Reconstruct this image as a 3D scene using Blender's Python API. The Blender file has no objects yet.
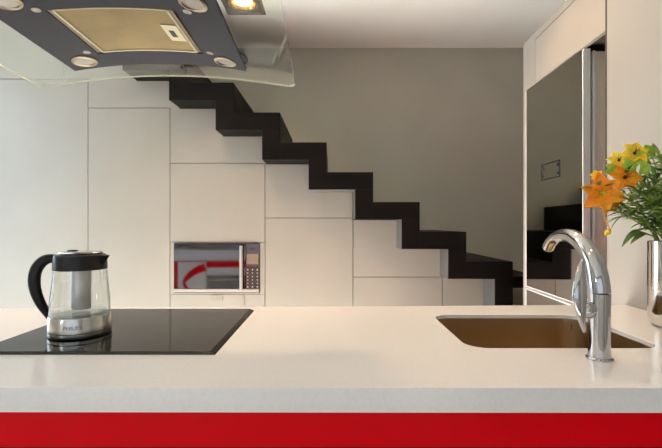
import bpy, bmesh, math, random
from mathutils import Vector, Matrix
random.seed(7)
S = bpy.context.scene
COL = S.collection
PI = math.pi

# ------------------------------------------------------------------ materials
def s2l(c):
    return tuple(((v/255)/12.92 if v/255 <= .04045 else ((v/255+.055)/1.055)**2.4) for v in c) + (1.0,)

def mat(name, col, rough=.5, metal=0.0, spec=.5, noise=0, nscale=8.0, col2=None, bump=0, bscale=60,
        coat=0, stretch=None, emit=None, estr=0, sheen=0, trans=0, sss=0):
    m = bpy.data.materials.new(name); m.use_nodes = True
    nt = m.node_tree; b = nt.nodes['Principled BSDF']
    b.inputs['Base Color'].default_value = s2l(col)
    b.inputs['Roughness'].default_value = rough
    b.inputs['Metallic'].default_value = metal
    b.inputs['Specular IOR Level'].default_value = spec
    b.inputs['Coat Weight'].default_value = coat
    b.inputs['Coat Roughness'].default_value = .05
    b.inputs['Transmission Weight'].default_value = trans
    tc = nt.nodes.new('ShaderNodeTexCoord'); mp = nt.nodes.new('ShaderNodeMapping')
    nt.links.new(tc.outputs['Object'], mp.inputs['Vector'])
    if stretch: mp.inputs['Scale'].default_value = stretch
    n = nt.nodes.new('ShaderNodeTexNoise'); n.inputs['Scale'].default_value = nscale
    n.inputs['Detail'].default_value = 6
    nt.links.new(mp.outputs[0], n.inputs['Vector'])
    if col2:
        r = nt.nodes.new('ShaderNodeValToRGB')
        r.color_ramp.elements[0].position = .35; r.color_ramp.elements[1].position = .7
        r.color_ramp.elements[0].color = s2l(col); r.color_ramp.elements[1].color = s2l(col2)
        nt.links.new(n.outputs['Fac'], r.inputs['Fac'])
        nt.links.new(r.outputs['Color'], b.inputs['Base Color'])
    if noise:
        mr = nt.nodes.new('ShaderNodeMapRange')
        mr.inputs['To Min'].default_value = max(0, rough-noise); mr.inputs['To Max'].default_value = min(1, rough+noise)
        nt.links.new(n.outputs['Fac'], mr.inputs['Value']); nt.links.new(mr.outputs[0], b.inputs['Roughness'])
    if bump:
        n2 = nt.nodes.new('ShaderNodeTexNoise'); n2.inputs['Scale'].default_value = bscale
        nt.links.new(mp.outputs[0], n2.inputs['Vector'])
        bp = nt.nodes.new('ShaderNodeBump'); bp.inputs['Strength'].default_value = bump
        bp.inputs['Distance'].default_value = .01
        nt.links.new(n2.outputs['Fac'], bp.inputs['Height']); nt.links.new(bp.outputs[0], b.inputs['Normal'])
    if emit:
        b.inputs['Emission Color'].default_value = s2l(emit); b.inputs['Emission Strength'].default_value = estr
    return m

def glass_mat(name, tint, gloss=1.0, rough=0.0, ior=1.45, rim=None):
    m = bpy.data.materials.new(name); m.use_nodes = True
    nt = m.node_tree; nt.nodes.remove(nt.nodes['Principled BSDF'])
    out = nt.nodes['Material Output']
    t = nt.nodes.new('ShaderNodeBsdfTransparent'); t.inputs['Color'].default_value = tint + (1,)
    g = nt.nodes.new('ShaderNodeBsdfGlossy'); g.inputs['Roughness'].default_value = rough
    g.inputs['Color'].default_value = (gloss, gloss, gloss, 1)
    f = nt.nodes.new('ShaderNodeFresnel')
    ge = nt.nodes.new('ShaderNodeNewGeometry'); mr = nt.nodes.new('ShaderNodeMapRange')   # same reflectance on both sides of the sheet
    mr.inputs['To Min'].default_value = ior; mr.inputs['To Max'].default_value = 1/ior
    nt.links.new(ge.outputs['Backfacing'], mr.inputs['Value']); nt.links.new(mr.outputs[0], f.inputs['IOR'])
    mx = nt.nodes.new('ShaderNodeMixShader')
    nt.links.new(f.outputs[0], mx.inputs[0]); nt.links.new(t.outputs[0], mx.inputs[1])
    nt.links.new(g.outputs[0], mx.inputs[2]); nt.links.new(mx.outputs[0], out.inputs[0])
    if rim:                                        # thicker path through the wall near the silhouette
        lw = nt.nodes.new('ShaderNodeLayerWeight'); lw.inputs['Blend'].default_value = .5
        cr = nt.nodes.new('ShaderNodeValToRGB'); cr.color_ramp.elements[0].position = .55
        cr.color_ramp.elements[0].color = tint+(1,); cr.color_ramp.elements[1].color = rim+(1,)
        nt.links.new(lw.outputs['Facing'], cr.inputs['Fac']); nt.links.new(cr.outputs['Color'], t.inputs['Color'])
    return m

M = {}
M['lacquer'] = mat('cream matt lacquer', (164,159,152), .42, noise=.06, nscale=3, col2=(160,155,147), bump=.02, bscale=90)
M['lacquer_dimmed'] = mat('cream matt lacquer darkened', (136,133,125), .42, noise=.06, nscale=3, col2=(132,129,121), bump=.02, bscale=90)  # same cream lacquer, colour darkened to offset the strong light on these doors
M['lacquer_white'] = mat('white lacquer', (228,228,224), .35)
M['gap'] = mat('dark carcass', (70,64,54), .8)
M['grey_wall'] = mat('grey wall paint', (176,173,160), .75, col2=(171,168,155), nscale=2.5, bump=.06, bscale=120)
M['white_wall'] = mat('pale wall paint', (202,200,196), .8, col2=(197,195,190), nscale=3, bump=.05, bscale=120)
M['ceiling'] = mat('ceiling paint', (243,240,236), .85, col2=(240,237,233), nscale=3, bump=.04, bscale=150)
M['floor'] = mat('pale oak floor', (230,224,212), .5, col2=(225,218,204), stretch=(1,8,1), nscale=5, bump=.05)
M['stair'] = mat('charcoal lacquered wood', (8,7,7), .5, noise=.1, col2=(15,11,9), nscale=4, spec=.1, stretch=(1,1,3), bump=.04, bscale=40)
M['overlay'] = mat('grey stair lining', (88,87,86), .5)
M['quartz'] = mat('white quartz', (233,233,236), .2, noise=.04, col2=(228,228,231), nscale=120, spec=.5)
M['red'] = mat('red gloss lacquer', (222,0,20), .35, spec=.08)
M['shadow_gap'] = mat('black recess', (14,12,12), .7)
M['hob'] = mat('black ceramic glass', (12,12,12), .06, spec=.28, noise=.02, nscale=5)
M['hob_edge'] = mat('black glass bevel', (22,19,17), .25, spec=.6)
M['steel'] = mat('brushed steel', (208,206,202), .22, metal=1, noise=.08, nscale=30, stretch=(1,1,20))
M['infuser'] = mat('pale infuser steel', (200,200,204), .3, metal=.45)
M['sink_steel'] = mat('satin sink steel', (190,166,132), .3, metal=1, noise=.06, nscale=14, stretch=(10,1,1))
M['chrome'] = mat('polished chrome', (196,196,198), .045, metal=1, noise=.02)
M['vase_steel'] = mat('polished vase metal', (214,210,204), .1, metal=1, noise=.03)
M['alu'] = mat('satin aluminium', (232,233,235), .4, metal=.1, noise=.05)
M['bright_trim'] = mat('bright white metal', (236,236,236), .4)
M['fridge_side'] = mat('beige grey fridge flank', (246,236,220), .5)
M['black_plastic'] = mat('black plastic', (14,13,14), .4, spec=.3, noise=.05)
M['dark_plastic'] = mat('charcoal kettle collar', (26,23,23), .32, metal=.2, noise=.05)
M['hood_paint'] = mat('graphite hood enamel', (52,51,56), .75, spec=.1, noise=.05, bump=.02, bscale=200)
M['filter'] = mat('gilded grease filter mesh', (118,100,66), .6, spec=.2, noise=.1, col2=(132,114,78), nscale=9, bump=.35, bscale=420)
M['filter_trim'] = mat('cream filter trim', (172,162,134), .4, metal=.2)
M['bronze'] = mat('dark bronze recess', (92,78,62), .45, metal=.5)
M['ring'] = mat('worn brass ring', (128,116,92), .4, metal=.4)
M['lens'] = mat('frosted lamp lens', (150,142,136), .15, spec=.6, metal=.3)
M['gold'] = mat('golden reflector', (224,176,96), .22, metal=.9)
M['bulb'] = mat('lit bulb', (255,240,210), .5, emit=(255,226,170), estr=14)
M['mirror_glass'] = mat('dark mirror fridge glass', (205,204,198), .035, metal=1.0)
M['micro_glass'] = mat('mirrored microwave glass', (84,82,86), .05, metal=1.0)
M['panel_grey'] = mat('grey control panel', (62,62,66), .4, metal=.2)
M['trim_steel'] = mat('satin steel trim', (150,147,141), .4, metal=.3)
M['plate_grey'] = mat('flat dull grey', (128,122,112), .5)
M['pad'] = mat('dark keypad', (44,40,38), .35, metal=.3)
M['button'] = mat('pale key print', (158,150,142), .5)
M['display'] = mat('amber grey display', (112,98,84), .25)
M['navy'] = mat('navy emblem', (34,38,66), .3)
M['black_mark'] = mat('black printed mark', (22,24,24), .45)
M['ink'] = mat('grey print', (96,98,100), .4)
M['orange'] = mat('orange petals', (255,140,4), .5, col2=(255,176,20), nscale=14, bump=.1)
M['yellow'] = mat('yellow petals', (250,200,10), .5, col2=(244,222,70), nscale=14, bump=.1)
M['throat'] = mat('dark flower throat', (96,30,14), .6)
M['lime'] = mat('lime bract', (158,196,52), .5, col2=(190,214,90), nscale=14)
M['leaf'] = mat('green leaf', (104,134,44), .45, col2=(146,168,70), nscale=16, bump=.15)
M['leaf_dark'] = mat('dark green leaf', (58,88,34), .45, col2=(90,120,50), nscale=16, bump=.15)
M['stem'] = mat('green stem', (96,128,58), .5, col2=(130,152,80), nscale=20)
M['canopy'] = glass_mat('tinted canopy glass', (.955,.985,.965), 1, .02, 1.38)
M['canopy_edge'] = mat('bright glass edge', (206,208,186), .15, spec=.8)
M['kettle_glass'] = glass_mat('kettle glass', (.965,.97,.965), 1.0, 0.0, 1.6, rim=(.35,.36,.36))
M['water'] = glass_mat('clear water', (.9,.93,.93), 1.0, 0.0, 1.4)
M['pane'] = glass_mat('window pane', (.97,.98,.98), 1, 0, 1.4)
M['frame_white'] = mat('white window frame', (232,232,230), .4)

# ------------------------------------------------------------------ helpers
def obj(name, bm, m, parent=None, smooth=False, bevel=0, seg=2, kind=None, label=None):
    if bm.verts: bmesh.ops.recalc_face_normals(bm, faces=bm.faces[:])
    me = bpy.data.meshes.new(name); bm.to_mesh(me); bm.free()
    ms = m if isinstance(m, (list, tuple)) else [m]
    for x in ms: me.materials.append(x)
    o = bpy.data.objects.new(name, me); COL.objects.link(o)
    if parent: o.parent = parent; o.matrix_parent_inverse = Matrix.Translation(-chain(parent))
    if smooth:
        for p in me.polygons: p.use_smooth = True
        me.set_sharp_from_angle(angle=math.radians(32))
    if bevel:
        b = o.modifiers.new('bevel', 'BEVEL'); b.width = bevel; b.segments = seg
        b.limit_method = 'ANGLE'; b.angle_limit = math.radians(40)
        b.harden_normals = False
    if kind: o['kind'] = kind
    if label: o['label'] = label
    return o

def chain(p):
    v = Vector(p.location); q = p.parent
    return v if q is None else v + Vector((0,0,0))

# all geometry is written in world coordinates; an Empty's children are offset back by its location
def thing(name, label, cat, loc=(0,0,0), group=None):
    o = bpy.data.objects.new(name, None); COL.objects.link(o)
    o.location = loc; o.empty_display_size = .05
    o['label'] = label; o['category'] = cat
    if group: o['group'] = group
    return o
def sub(name, bm, m, parent, **k):           # sub-part of a mesh part that sits at its thing's origin
    o = obj(name, bm, m, None, **k); o.parent = parent; return o
def tag(o, label, cat, group=None):
    o['label'] = label; o['category'] = cat
    if group: o['group'] = group
    return o

def box(bm, x0, x1, y0, y1, z0, z1, mi=0):
    vs = [bm.verts.new(p) for p in ((x0,y0,z0),(x1,y0,z0),(x1,y1,z0),(x0,y1,z0),(x0,y0,z1),(x1,y0,z1),(x1,y1,z1),(x0,y1,z1))]
    for f in ((0,1,2,3),(4,5,6,7),(0,1,5,4),(1,2,6,5),(2,3,7,6),(3,0,4,7)):
        fc = bm.faces.new([vs[i] for i in f]); fc.material_index = mi
def BX(*a):
    bm = bmesh.new(); box(bm, *a); return bm
def prism_xz(pts, y0, y1):
    bm = bmesh.new()
    a = [bm.verts.new((x,y0,z)) for x,z in pts]; b = [bm.verts.new((x,y1,z)) for x,z in pts]
    bm.faces.new(a); bm.faces.new(b)
    n = len(pts)
    for i in range(n): bm.faces.new((a[i],a[(i+1)%n],b[(i+1)%n],b[i]))
    return bm
def lathe(prof, cx, cy, seg=48, cap=True, bm=None):
    bm = bm or bmesh.new(); rings = []
    for r, z in prof:
        if r < 1e-6: rings.append([bm.verts.new((cx,cy,z))])
        else: rings.append([bm.verts.new((cx+r*math.cos(2*PI*i/seg), cy+r*math.sin(2*PI*i/seg), z)) for i in range(seg)])
    for a, b in zip(rings, rings[1:]):
        for i in range(seg):
            j = (i+1) % seg
            if len(a) == 1: bm.faces.new((a[0], b[i], b[j]))
            elif len(b) == 1: bm.faces.new((a[i], a[j], b[0]))
            else: bm.faces.new((a[i], a[j], b[j], b[i]))
    if cap:
        for r in (rings[0], rings[-1]):
            if len(r) > 1: bm.faces.new(r)
    return bm
def spline(pts, n=8):
    P = [Vector(p) for p in pts]; out = []
    for i in range(len(P)-1):
        p0 = P[max(i-1,0)]; p1 = P[i]; p2 = P[i+1]; p3 = P[min(i+2,len(P)-1)]
        for k in range(n):
            t = k/n
            out.append(.5*((2*p1)+(p2-p0)*t+(2*p0-5*p1+4*p2-p3)*t*t+(3*p1-p0-3*p2+p3)*t**3))
    out.append(P[-1]); return out
def lerp_list(v, n):
    out = []
    for i in range(len(v)-1):
        for k in range(n): out.append(v[i]+(v[i+1]-v[i])*k/n)
    out.append(v[-1]); return out
def tube(bm, pts, rad, seg=10, flat=None, up=None, cap=True):
    """sweep a circle (or an ellipse: flat = ratio of the second axis) along pts"""
    P = [Vector(p) for p in pts]; n = len(P)
    if not isinstance(rad, (list, tuple)): rad = [rad]*n
    rings = []; prev = None
    for i in range(n):
        t = (P[min(i+1,n-1)]-P[max(i-1,0)]).normalized()
        if prev is None:
            u = Vector(up) if up else (Vector((0,0,1)) if abs(t.z) < .9 else Vector((1,0,0)))
        else: u = prev
        u = (u - t*u.dot(t)).normalized(); prev = u; w = t.cross(u)
        fl = flat if flat else 1
        rings.append([bm.verts.new(P[i]+u*rad[i]*math.cos(2*PI*k/seg)+w*rad[i]*fl*math.sin(2*PI*k/seg)) for k in range(seg)])
    for a, b in zip(rings, rings[1:]):
        for k in range(seg): bm.faces.new((a[k],a[(k+1)%seg],b[(k+1)%seg],b[k]))
    if cap: bm.faces.new(rings[0]); bm.faces.new(rings[-1])
    return bm
def rrect(x0,x1,y0,y1,r,n=8):
    pts = []
    for cx,cy,a in ((x1-r,y1-r,0),(x0+r,y1-r,90),(x0+r,y0+r,180),(x1-r,y0+r,270)):
        for k in range(n+1):
            t = math.radians(a+90*k/n); pts.append((cx+r*math.cos(t), cy+r*math.sin(t)))
    return pts
def disc_on(fz, cx, cy, r, dz, t, seg=28, r_in=0):
    """disc / ring lying under a curved surface z = fz(x,y)"""
    bm = bmesh.new(); rows = []
    for zz in (0, t):
        rows.append([bm.verts.new((cx+r*math.cos(2*PI*k/seg), cy+r*math.sin(2*PI*k/seg),
                    fz(cx+r*math.cos(2*PI*k/seg), cy+r*math.sin(2*PI*k/seg))+dz+zz)) for k in range(seg)])
    for k in range(seg):
        bm.faces.new((rows[0][k],rows[0][(k+1)%seg],rows[1][(k+1)%seg],rows[1][k]))
    if r_in:
        inn = [[bm.verts.new((cx+r_in*math.cos(2*PI*k/seg), cy+r_in*math.sin(2*PI*k/seg),
                fz(cx,cy)+dz+zz)) for k in range(seg)] for zz in (0, t)]
        for k in range(seg):
            j = (k+1)%seg
            bm.faces.new((inn[0][k],inn[0][j],inn[1][j],inn[1][k]))
            bm.faces.new((rows[0][k],rows[0][j],inn[0][j],inn[0][k])); bm.faces.new((rows[1][k],rows[1][j],inn[1][j],inn[1][k]))
    else:
        bm.faces.new(rows[0]); bm.faces.new(rows[1])
    return bm

# ------------------------------------------------------------------ main distances (metres)
F = 428.0; CZ = 1.2
YS, YC, YW = 3.02, 3.24, 4.0          # stair face, cupboard face, grey wall
CEIL = 2.845
XL, XR, YB = -2.9, 1.95, -2.6
def cabx(px): return (px-331)/F*YC
def cabz(py): return CZ+(224-py)/F*YC

# ------------------------------------------------------------------ room shell
def struct(name, bm, m, **k): return obj(name, bm, m, kind='structure', **k)
struct('floor', BX(XL-.1, XR+.1, YB-.1, YW+.1, -.1, 0), M['floor'])
# ceiling with square cut-outs for the recessed spotlights
SPOTS = [(-.66,3.215), (-.82,2.13), (.62,2.13), (-2.05,2.13), (-.55,.55), (.62,.55)]
HS = .15
def grid_plate(z0, z1, x0, x1, y0, y1, holes):
    xs = sorted({x0,x1}|{h[0]+s*HS for h in holes for s in (-1,1)})
    ys = sorted({y0,y1}|{h[1]+s*HS for h in holes for s in (-1,1)})
    bm = bmesh.new()
    for a,b in zip(xs,xs[1:]):
        for c,d in zip(ys,ys[1:]):
            mx,my = (a+b)/2,(c+d)/2
            if any(abs(mx-h[0])<HS and abs(my-h[1])<HS for h in holes): continue
            box(bm,a,b,c,d,z0,z1)
    bmesh.ops.remove_doubles(bm, verts=bm.verts[:], dist=1e-5)
    # drop the inner walls between neighbouring cells
    seen = {}
    for f in bm.faces[:]:
        k = tuple(round(v,4) for v in f.calc_center_median())
        seen.setdefault(k, []).append(f)
    bmesh.ops.delete(bm, geom=[f for l in seen.values() if len(l) > 1 for f in l], context='FACES')
    return bm
struct('ceiling', grid_plate(CEIL, CEIL+.12, XL-.1, XR+.1, YB-.1, YW+.1, SPOTS), M['ceiling'])
struct('wall_back', BX(XL-.1, XR+.1, YW, YW+.1, 0, CEIL), M['grey_wall'])
struct('wall_right', BX(XR, XR+.1, YB-.1, YW, 0, CEIL), M['white_wall'])
def wall_with_hole(name, axis, pos0, pos1, a0, a1, h0, h1, zb, zt, more=None):
    bm = bmesh.new()
    def b(u0,u1,z0,z1):
        if axis == 'x': box(bm, pos0,pos1,u0,u1,z0,z1)
        else: box(bm, u0,u1,pos0,pos1,z0,z1)
    b(a0,h0,0,CEIL)
    if more: b(h1,more[0],0,CEIL); b(more[0],more[1],0,more[2]); b(more[0],more[1],more[3],CEIL); b(more[1],a1,0,CEIL)
    else: b(h1,a1,0,CEIL); b(h0,h1,0,zb); b(h0,h1,zt,CEIL)
    return struct(name, bm, M['white_wall'])
def window(name, axis, p, h0, h1, zb, zt, mull):
    bm = bmesh.new(); w = .05
    def b(u0,u1,z0,z1,d=.03):
        if axis == 'x': box(bm, p-d,p+d,u0,u1,z0,z1)
        else: box(bm, u0,u1,p-d,p+d,z0,z1)
    b(h0,h1,zb,zb+w); b(h0,h1,zt-w,zt); b(h0,h0+w,zb,zt); b(h1-w,h1,zb,zt)
    for m in mull: b(m-w/2,m+w/2,zb,zt)
    f = struct(name, bm, M['frame_white'])
    bm = bmesh.new()
    if axis == 'x': box(bm, p-.004,p+.004,h0+.02,h1-.02,zb+.02,zt-.02)
    else: box(bm, h0+.02,h1-.02,p-.004,p+.004,zb+.02,zt-.02)
    g = obj('pane', bm, M['pane']); g.parent = f
wall_with_hole('wall_left', 'x', XL-.1, XL, YB-.1, YW, -1.9, -1.5, 1.75, 2.3, (1.68, 3.12, .1, 2.6))
window('added_window_1', 'x', XL-.06, 1.68, 3.12, .1, 2.6, (2.37,))  # unseen window, added to let sunlight onto the hidden aisle floor
wall_with_hole('wall_rear', 'y', YB-.1, YB, XL, XR, -2.2, .9, .8, 2.5)
window('added_window_3', 'x', XL-.06, -1.9, -1.5, 1.75, 2.3, ())  # unseen window, added for highlights from the left
window('added_window_2', 'y', YB-.06, -2.2, .9, .8, 2.5, (-1.15,-.15))  # unseen window, added for soft fill from behind the camera

# ------------------------------------------------------------------ staircase
PX = .3287; RZ = .2107
def SX(k): return 1.157-PX*(8-k)
def SZ(k): return .812+RZ*(7-k)
stair = thing('staircase', 'black folded zigzag staircase climbing to the left over the cream cupboards', 'staircase', (1.2,YS,0))
TW, TH = .127, .122
kmin = -1
for k in range(kmin, 8):
    # tread k : from riser k to just before riser k+1
    x1 = SX(k+1)+TW if k < 7 else SX(8)+TW
    obj('tread', BX(SX(k)+TW if k>kmin else SX(k), x1, YS, YW-.004, SZ(k), SZ(k)+TH), M['stair'], stair, bevel=.0015)
for k in range(kmin+1, 9):
    zt = SZ(k-1)
    zb = SZ(k) if k < 8 else 0
    obj('riser', BX(SX(k), SX(k)+TW, YS+.0004, YW-.004, zb, zt), M['stair'], stair, bevel=.0015)
obj('tread', BX(SX(8)+TW, 1.66, 3.38, YW-.004, .695, .785), M['stair'], stair, bevel=.0015)

for k in range(5, 9):  # thin grey plates over lower riser sides and one tread underside
    obj('overlay', BX(SX(k)-.0035, SX(k)-.0004, YS+.001, YC-.002, SZ(k)+.001 if k < 8 else .001, SZ(k-1)-.001), M['overlay'], stair, label='grey lining on the side of the riser')
obj('overlay', BX(SX(4)+.001, SX(5)-.004, YS+.001, YC-.002, SZ(4)-.0035, SZ(4)-.0004), M['overlay'], stair, label='grey lining under the tread')

# ------------------------------------------------------------------ cupboards under the stair
G = .0022
def inset(pts, g):
    # axis aligned polygon, counter-clockwise; move every edge inwards by g
    n = len(pts); out = []
    for i in range(n):
        (ax,az),(bx,bz),(cx,cz) = pts[i-1], pts[i], pts[(i+1)%n]
        def nrm(p,q):
            dx,dz = q[0]-p[0], q[1]-p[1]; l = math.hypot(dx,dz); return (-dz/l, dx/l)
        n1 = nrm((ax,az),(bx,bz)); n2 = nrm((bx,bz),(cx,cz))
        out.append((bx+(n1[0] if abs(n1[0])>.5 else n2[0])*g if (abs(n1[0])>.5 or abs(n2[0])>.5) else bx,
                    bz+(n1[1] if abs(n1[1])>.5 else n2[1])*g if (abs(n1[1])>.5 or abs(n2[1])>.5) else bz))
    return out
def cupboard(label, pts, depth=.6, part='door', hole=None):
    xs = [p[0] for p in pts]; zs = [p[1] for p in pts]
    t = thing('cupboard', label, 'cupboard', (sum(xs)/len(xs), YC, min(zs)), 'cream cupboards built in under the staircase')
    obj(part, prism_xz(inset(pts, G), YC, YC+.02), M['lacquer_dimmed'], t, bevel=.0012)
    obj('carcass', prism_xz(inset(pts, .0005), YC+.021, YC+depth), M['gap'], t)
    return t
sx88, sx170, sx265, sx353, sx442 = cabx(88), cabx(170), cabx(265), cabx(353), cabx(442.5)
z80, z108, z163, z218, z277 = cabz(79), cabz(108), cabz(163.2), cabz(218), cabz(277)
PL = .0
e = .001
def zig(xa, xb):
    """underside outline of the staircase between xa and xb, from right to left"""
    pts = []; ks = [k for k in range(kmin, 9)]
    def zat(x):
        for k in ks[::-1]:
            if x >= SX(k)-1e-9: return SZ(k) if k < 8 else 0
        return CEIL
    xcur = xb
    inner = [k for k in ks if xa < SX(k) < xb]
    zc = zat(xb-1e-4); pts.append((xb, zc-e))
    for k in inner[::-1]:
        pts.append((SX(k)-e, zc-e)); zc = SZ(k-1) if k > kmin else CEIL
        pts.append((SX(k)-e, zc-e))
    pts.append((xa, zc-e)); return pts
cupboard('tall plain cream cupboard door at the left edge of the photo, behind the kettle handle',
         [(XL+.002,PL),(sx88,PL),(sx88,z80),(XL+.002,z80)])
# upper filler: everything above the doors on the left, up to ceiling and stair
top = thing('upper_panel', 'cream filler panel above the tall doors, running up under the first visible steps', 'panel', (-2,YC,z80), 'cream cupboards built in under the staircase')
pts = [(XL+.002,z80),(sx88,z80),(sx88,z108),(sx170,z108),(sx170,z163),(SX(3)-e,z163),(SX(3)-e,SZ(2)-e)]
pp = zig(XL+.002, SX(3)-1e-4)[1:]
pts = [(XL+.002,z80),(sx88,z80),(sx88,z108),(sx170,z108),(sx170,z163)] + [(SX(3)-e,z163)] + [(SX(3)-e,SZ(2)-e)] + pp
# tidy duplicates
cl = []
for p in pts:
    if not cl or math.dist(p,cl[-1]) > .002: cl.append(p)
obj('panel', prism_xz(inset(cl,G), YC, YC+.02), M['lacquer_dimmed'], top, bevel=.0012)
obj('carcass', prism_xz(inset(cl,.0005), YC+.021, YC+.6), M['gap'], top)
cupboard('tall narrow cream cupboard door between the kettle and the microwave',
         [(sx88,PL),(sx170,PL),(sx170,z108),(sx88,z108)])
# microwave unit
mz0, mz1 = cabz(292.8), cabz(243.4)
mx0, mx1 = cabx(174.3), cabx(259.6)
cupboard('square cream cupboard door directly above the microwave',
         [(sx170,cabz(242.2)),(sx265,cabz(242.2)),(sx265,z163),(sx170,z163)])
t = thing('microwave_housing', 'cream cupboard frame closely surrounding the built-in microwave', 'cupboard', ((mx0+mx1)/2,YC,mz0-.02))
bm = bmesh.new()
a0,a1,b0,b1 = sx170+G, sx265-G, cabz(294.2), cabz(242.2)-G
ring = [(a0,b0),(a1,b0),(a1,b1),(a0,b1)]; inn = [(mx0-.003,mz0-.002),(mx1+.003,mz0-.002),(mx1+.003,mz1+.002),(mx0-.003,mz1+.002)]
for y0,y1 in ((YC,YC+.02),):
    V = [[bm.verts.new((x,y,z)) for x,z in r] for y in (y0,y1) for r in (ring,inn)]
    for k in range(4):
        j=(k+1)%4
        bm.faces.new((V[0][k],V[0][j],V[1][j],V[1][k])); bm.faces.new((V[2][k],V[2][j],V[3][j],V[3][k]))
        bm.faces.new((V[0][k],V[0][j],V[2][j],V[2][k])); bm.faces.new((V[1][k],V[1][j],V[3][j],V[3][k]))
obj('frame', bm, M['lacquer_dimmed'], t)
obj('carcass', BX(sx170+.001,sx265-.001,YC+.46,YC+.5,b0,b1), M['gap'], t)
t = cupboard('cream cupboard door directly below the microwave', [(sx170,PL),(sx265,PL),(sx265,cabz(294.2)),(sx170,cabz(294.2))])
dr_ = [c for c in t.children if c.name.startswith('door')][0]
obj('oblong', BX(cabx(211),cabx(223),YC-.006,YC-.0005,cabz(300.5),cabz(295)), M['plate_grey'], dr_, bevel=.001, label='small plain grey latch plate')  # small grey rectangle on the door front
obj('oblong', BX(cabx(242.3),cabx(244.6),YC-.008,YC-.0005,cabz(305),cabz(295.2)), M['plate_grey'], dr_, bevel=.001, label='thin grey strip standing in for the shadow of the microwave handle')  # grey strip modelled in place of the handle's cast shadow
cupboard('cream cupboard door to the upper right of the microwave, cut out around a step',
         [(sx265,z218),(sx353,z218)] + [(sx353,SZ(4)-e)] + [p for p in zig(sx265,sx353)][1:])
cupboard('wide cream cupboard door with warm lamplight, right of the microwave',
         [(sx265,PL),(sx353,PL),(sx353,z218-.0),(sx265,z218)])
cupboard('cream cupboard door right of centre under the middle steps, cut out around a step',
         [(sx353,z277)]+[(sx442,z277)]+[p for p in zig(sx353,sx442)])
cupboard('low cream cupboard door right of centre, just above the worktop back edge',
         [(sx353,PL),(sx442,PL),(sx442,z277),(sx353,z277)])
cupboard('small low cream cupboard door beside the bottom post of the staircase',
         [(sx442,PL),(SX(8)-e,PL),(SX(8)-e,SZ(7)-e),(sx442,SZ(7)-e)])

# ------------------------------------------------------------------ microwave
mw = thing('microwave', 'built-in steel microwave with mirrored door set in the cream cupboards', 'microwave', ((mx0+mx1)/2,YC,mz0))
obj('body', BX(mx0,mx1,YC+.008,YC+.42,mz0,mz1), M['pad'], mw)
xd = cabx(246.3)
mdoor = obj('door', BX(mx0+.001,xd,YC-.014,YC+.007,mz0+.03,mz1-.002), M['micro_glass'], mw, bevel=.002)
obj('bottom_trim', BX(mx0+.001,mx1-.001,YC-.016,YC+.007,mz0+.006,mz0+.029), M['trim_steel'], mw, bevel=.002)
bm = bmesh.new(); hx = cabx(242.2)
tube(bm, [(hx,YC-.04,mz0+.03),(hx,YC-.04,mz1-.016)], .012, 16)
for zz in (mz0+.06, mz1-.05): tube(bm, [(hx,YC-.04,zz),(hx,YC-.012,zz)], .006, 8)
obj('handle', bm, M['trim_steel'], mdoor, smooth=True)
pad = obj('control_panel', BX(xd+.002,mx1-.001,YC-.014,YC+.007,mz0+.03,mz1-.002), M['panel_grey'], mw, bevel=.002)
px0,px1 = xd+.006, mx1-.007
obj('keypad', BX(px0,px1,YC-.016,YC-.0145,mz0+.034,cabz(266)), M['pad'], pad)
obj('display', BX(px0,px1,YC-.016,YC-.0145,cabz(264),cabz(254)), M['display'], pad)
bm = bmesh.new()
cxl, czl = (px0+px1)/2, cabz(249)
vs = [bm.verts.new((cxl+.026*math.cos(a*PI/12),YC-.0155,czl+.009*math.sin(a*PI/12))) for a in range(24)]
f = bm.faces.new(vs); r = bmesh.ops.extrude_face_region(bm, geom=[f])
bmesh.ops.translate(bm, verts=[v for v in r['geom'] if isinstance(v,bmesh.types.BMVert)], vec=(0,.001,0))
obj('emblem', bm, M['navy'], pad, label='dark oval maker emblem')
for r_ in range(6):
    for c_ in range(3):
        bx = px0+.008+c_*(px1-px0-.016)/2; bz = cabz(269.5+r_*3.4)
        w = .0095 if r_ in (0,5) else .006
        obj('button', BX(bx-w/2,bx+w/2,YC-.018,YC-.0162,bz-.005,bz+.005), M['button'], pad)

# ------------------------------------------------------------------ fridge and its housing (plane turned 2.4 degrees)
FF = Vector((1.240,2.722)); FN = Vector((1.212,2.062))
fd = (FF-FN).normalized(); fn = Vector((fd.y,-fd.x))        # fn points to +x (into the unit)
def FP(s, d, z):                                            # s along the front from near edge, d depth behind it
    p = FN + fd*s + fn*d; return (p.x,p.y,z)
FL = (FF-FN).length
def fbox(bm, s0,s1,d0,d1,z0,z1):
    vs = [bm.verts.new(FP(s,d,z)) for z in (z0,z1) for s,d in ((s0,d0),(s1,d0),(s1,d1),(s0,d1))]
    for f in ((0,1,2,3),(4,5,6,7),(0,1,5,4),(1,2,6,5),(2,3,7,6),(3,0,4,7)): bm.faces.new([vs[i] for i in f])
    return bm
fr = thing('refrigerator', 'tall fridge with dark mirrored door and bright metal edges beside the stair foot', 'refrigerator', (1.5,2.4,0))
FT, FB = 2.045, .797
obj('body', fbox(bmesh.new(), .003,FL,.058,.58,.02,FT-.012), M['fridge_side'], fr, bevel=.003)
door = obj('upper_door', fbox(bmesh.new(), .0,FL-.006,.0,.034,FB+.012,FT-.004), M['mirror_glass'], fr, bevel=.0)
low = obj('lower_door', fbox(bmesh.new(), .0,FL-.006,.0,.034,.08,FB-.012), M['mirror_glass'], fr)
bm = bmesh.new()
fbox(bm, -.006,-.0003,-.001,.034,FB+.003,FT-.002); fbox(bm, FL-.0057,FL+.002,-.001,.034,FB+.003,FT-.002)
fbox(bm, -.006,FL+.002,-.001,.034,FB+.0068,FB+.0117)
obj('door_edging', bm, M['bright_trim'], door, label='bright metal edging around the upper door')
bm = bmesh.new()
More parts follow.
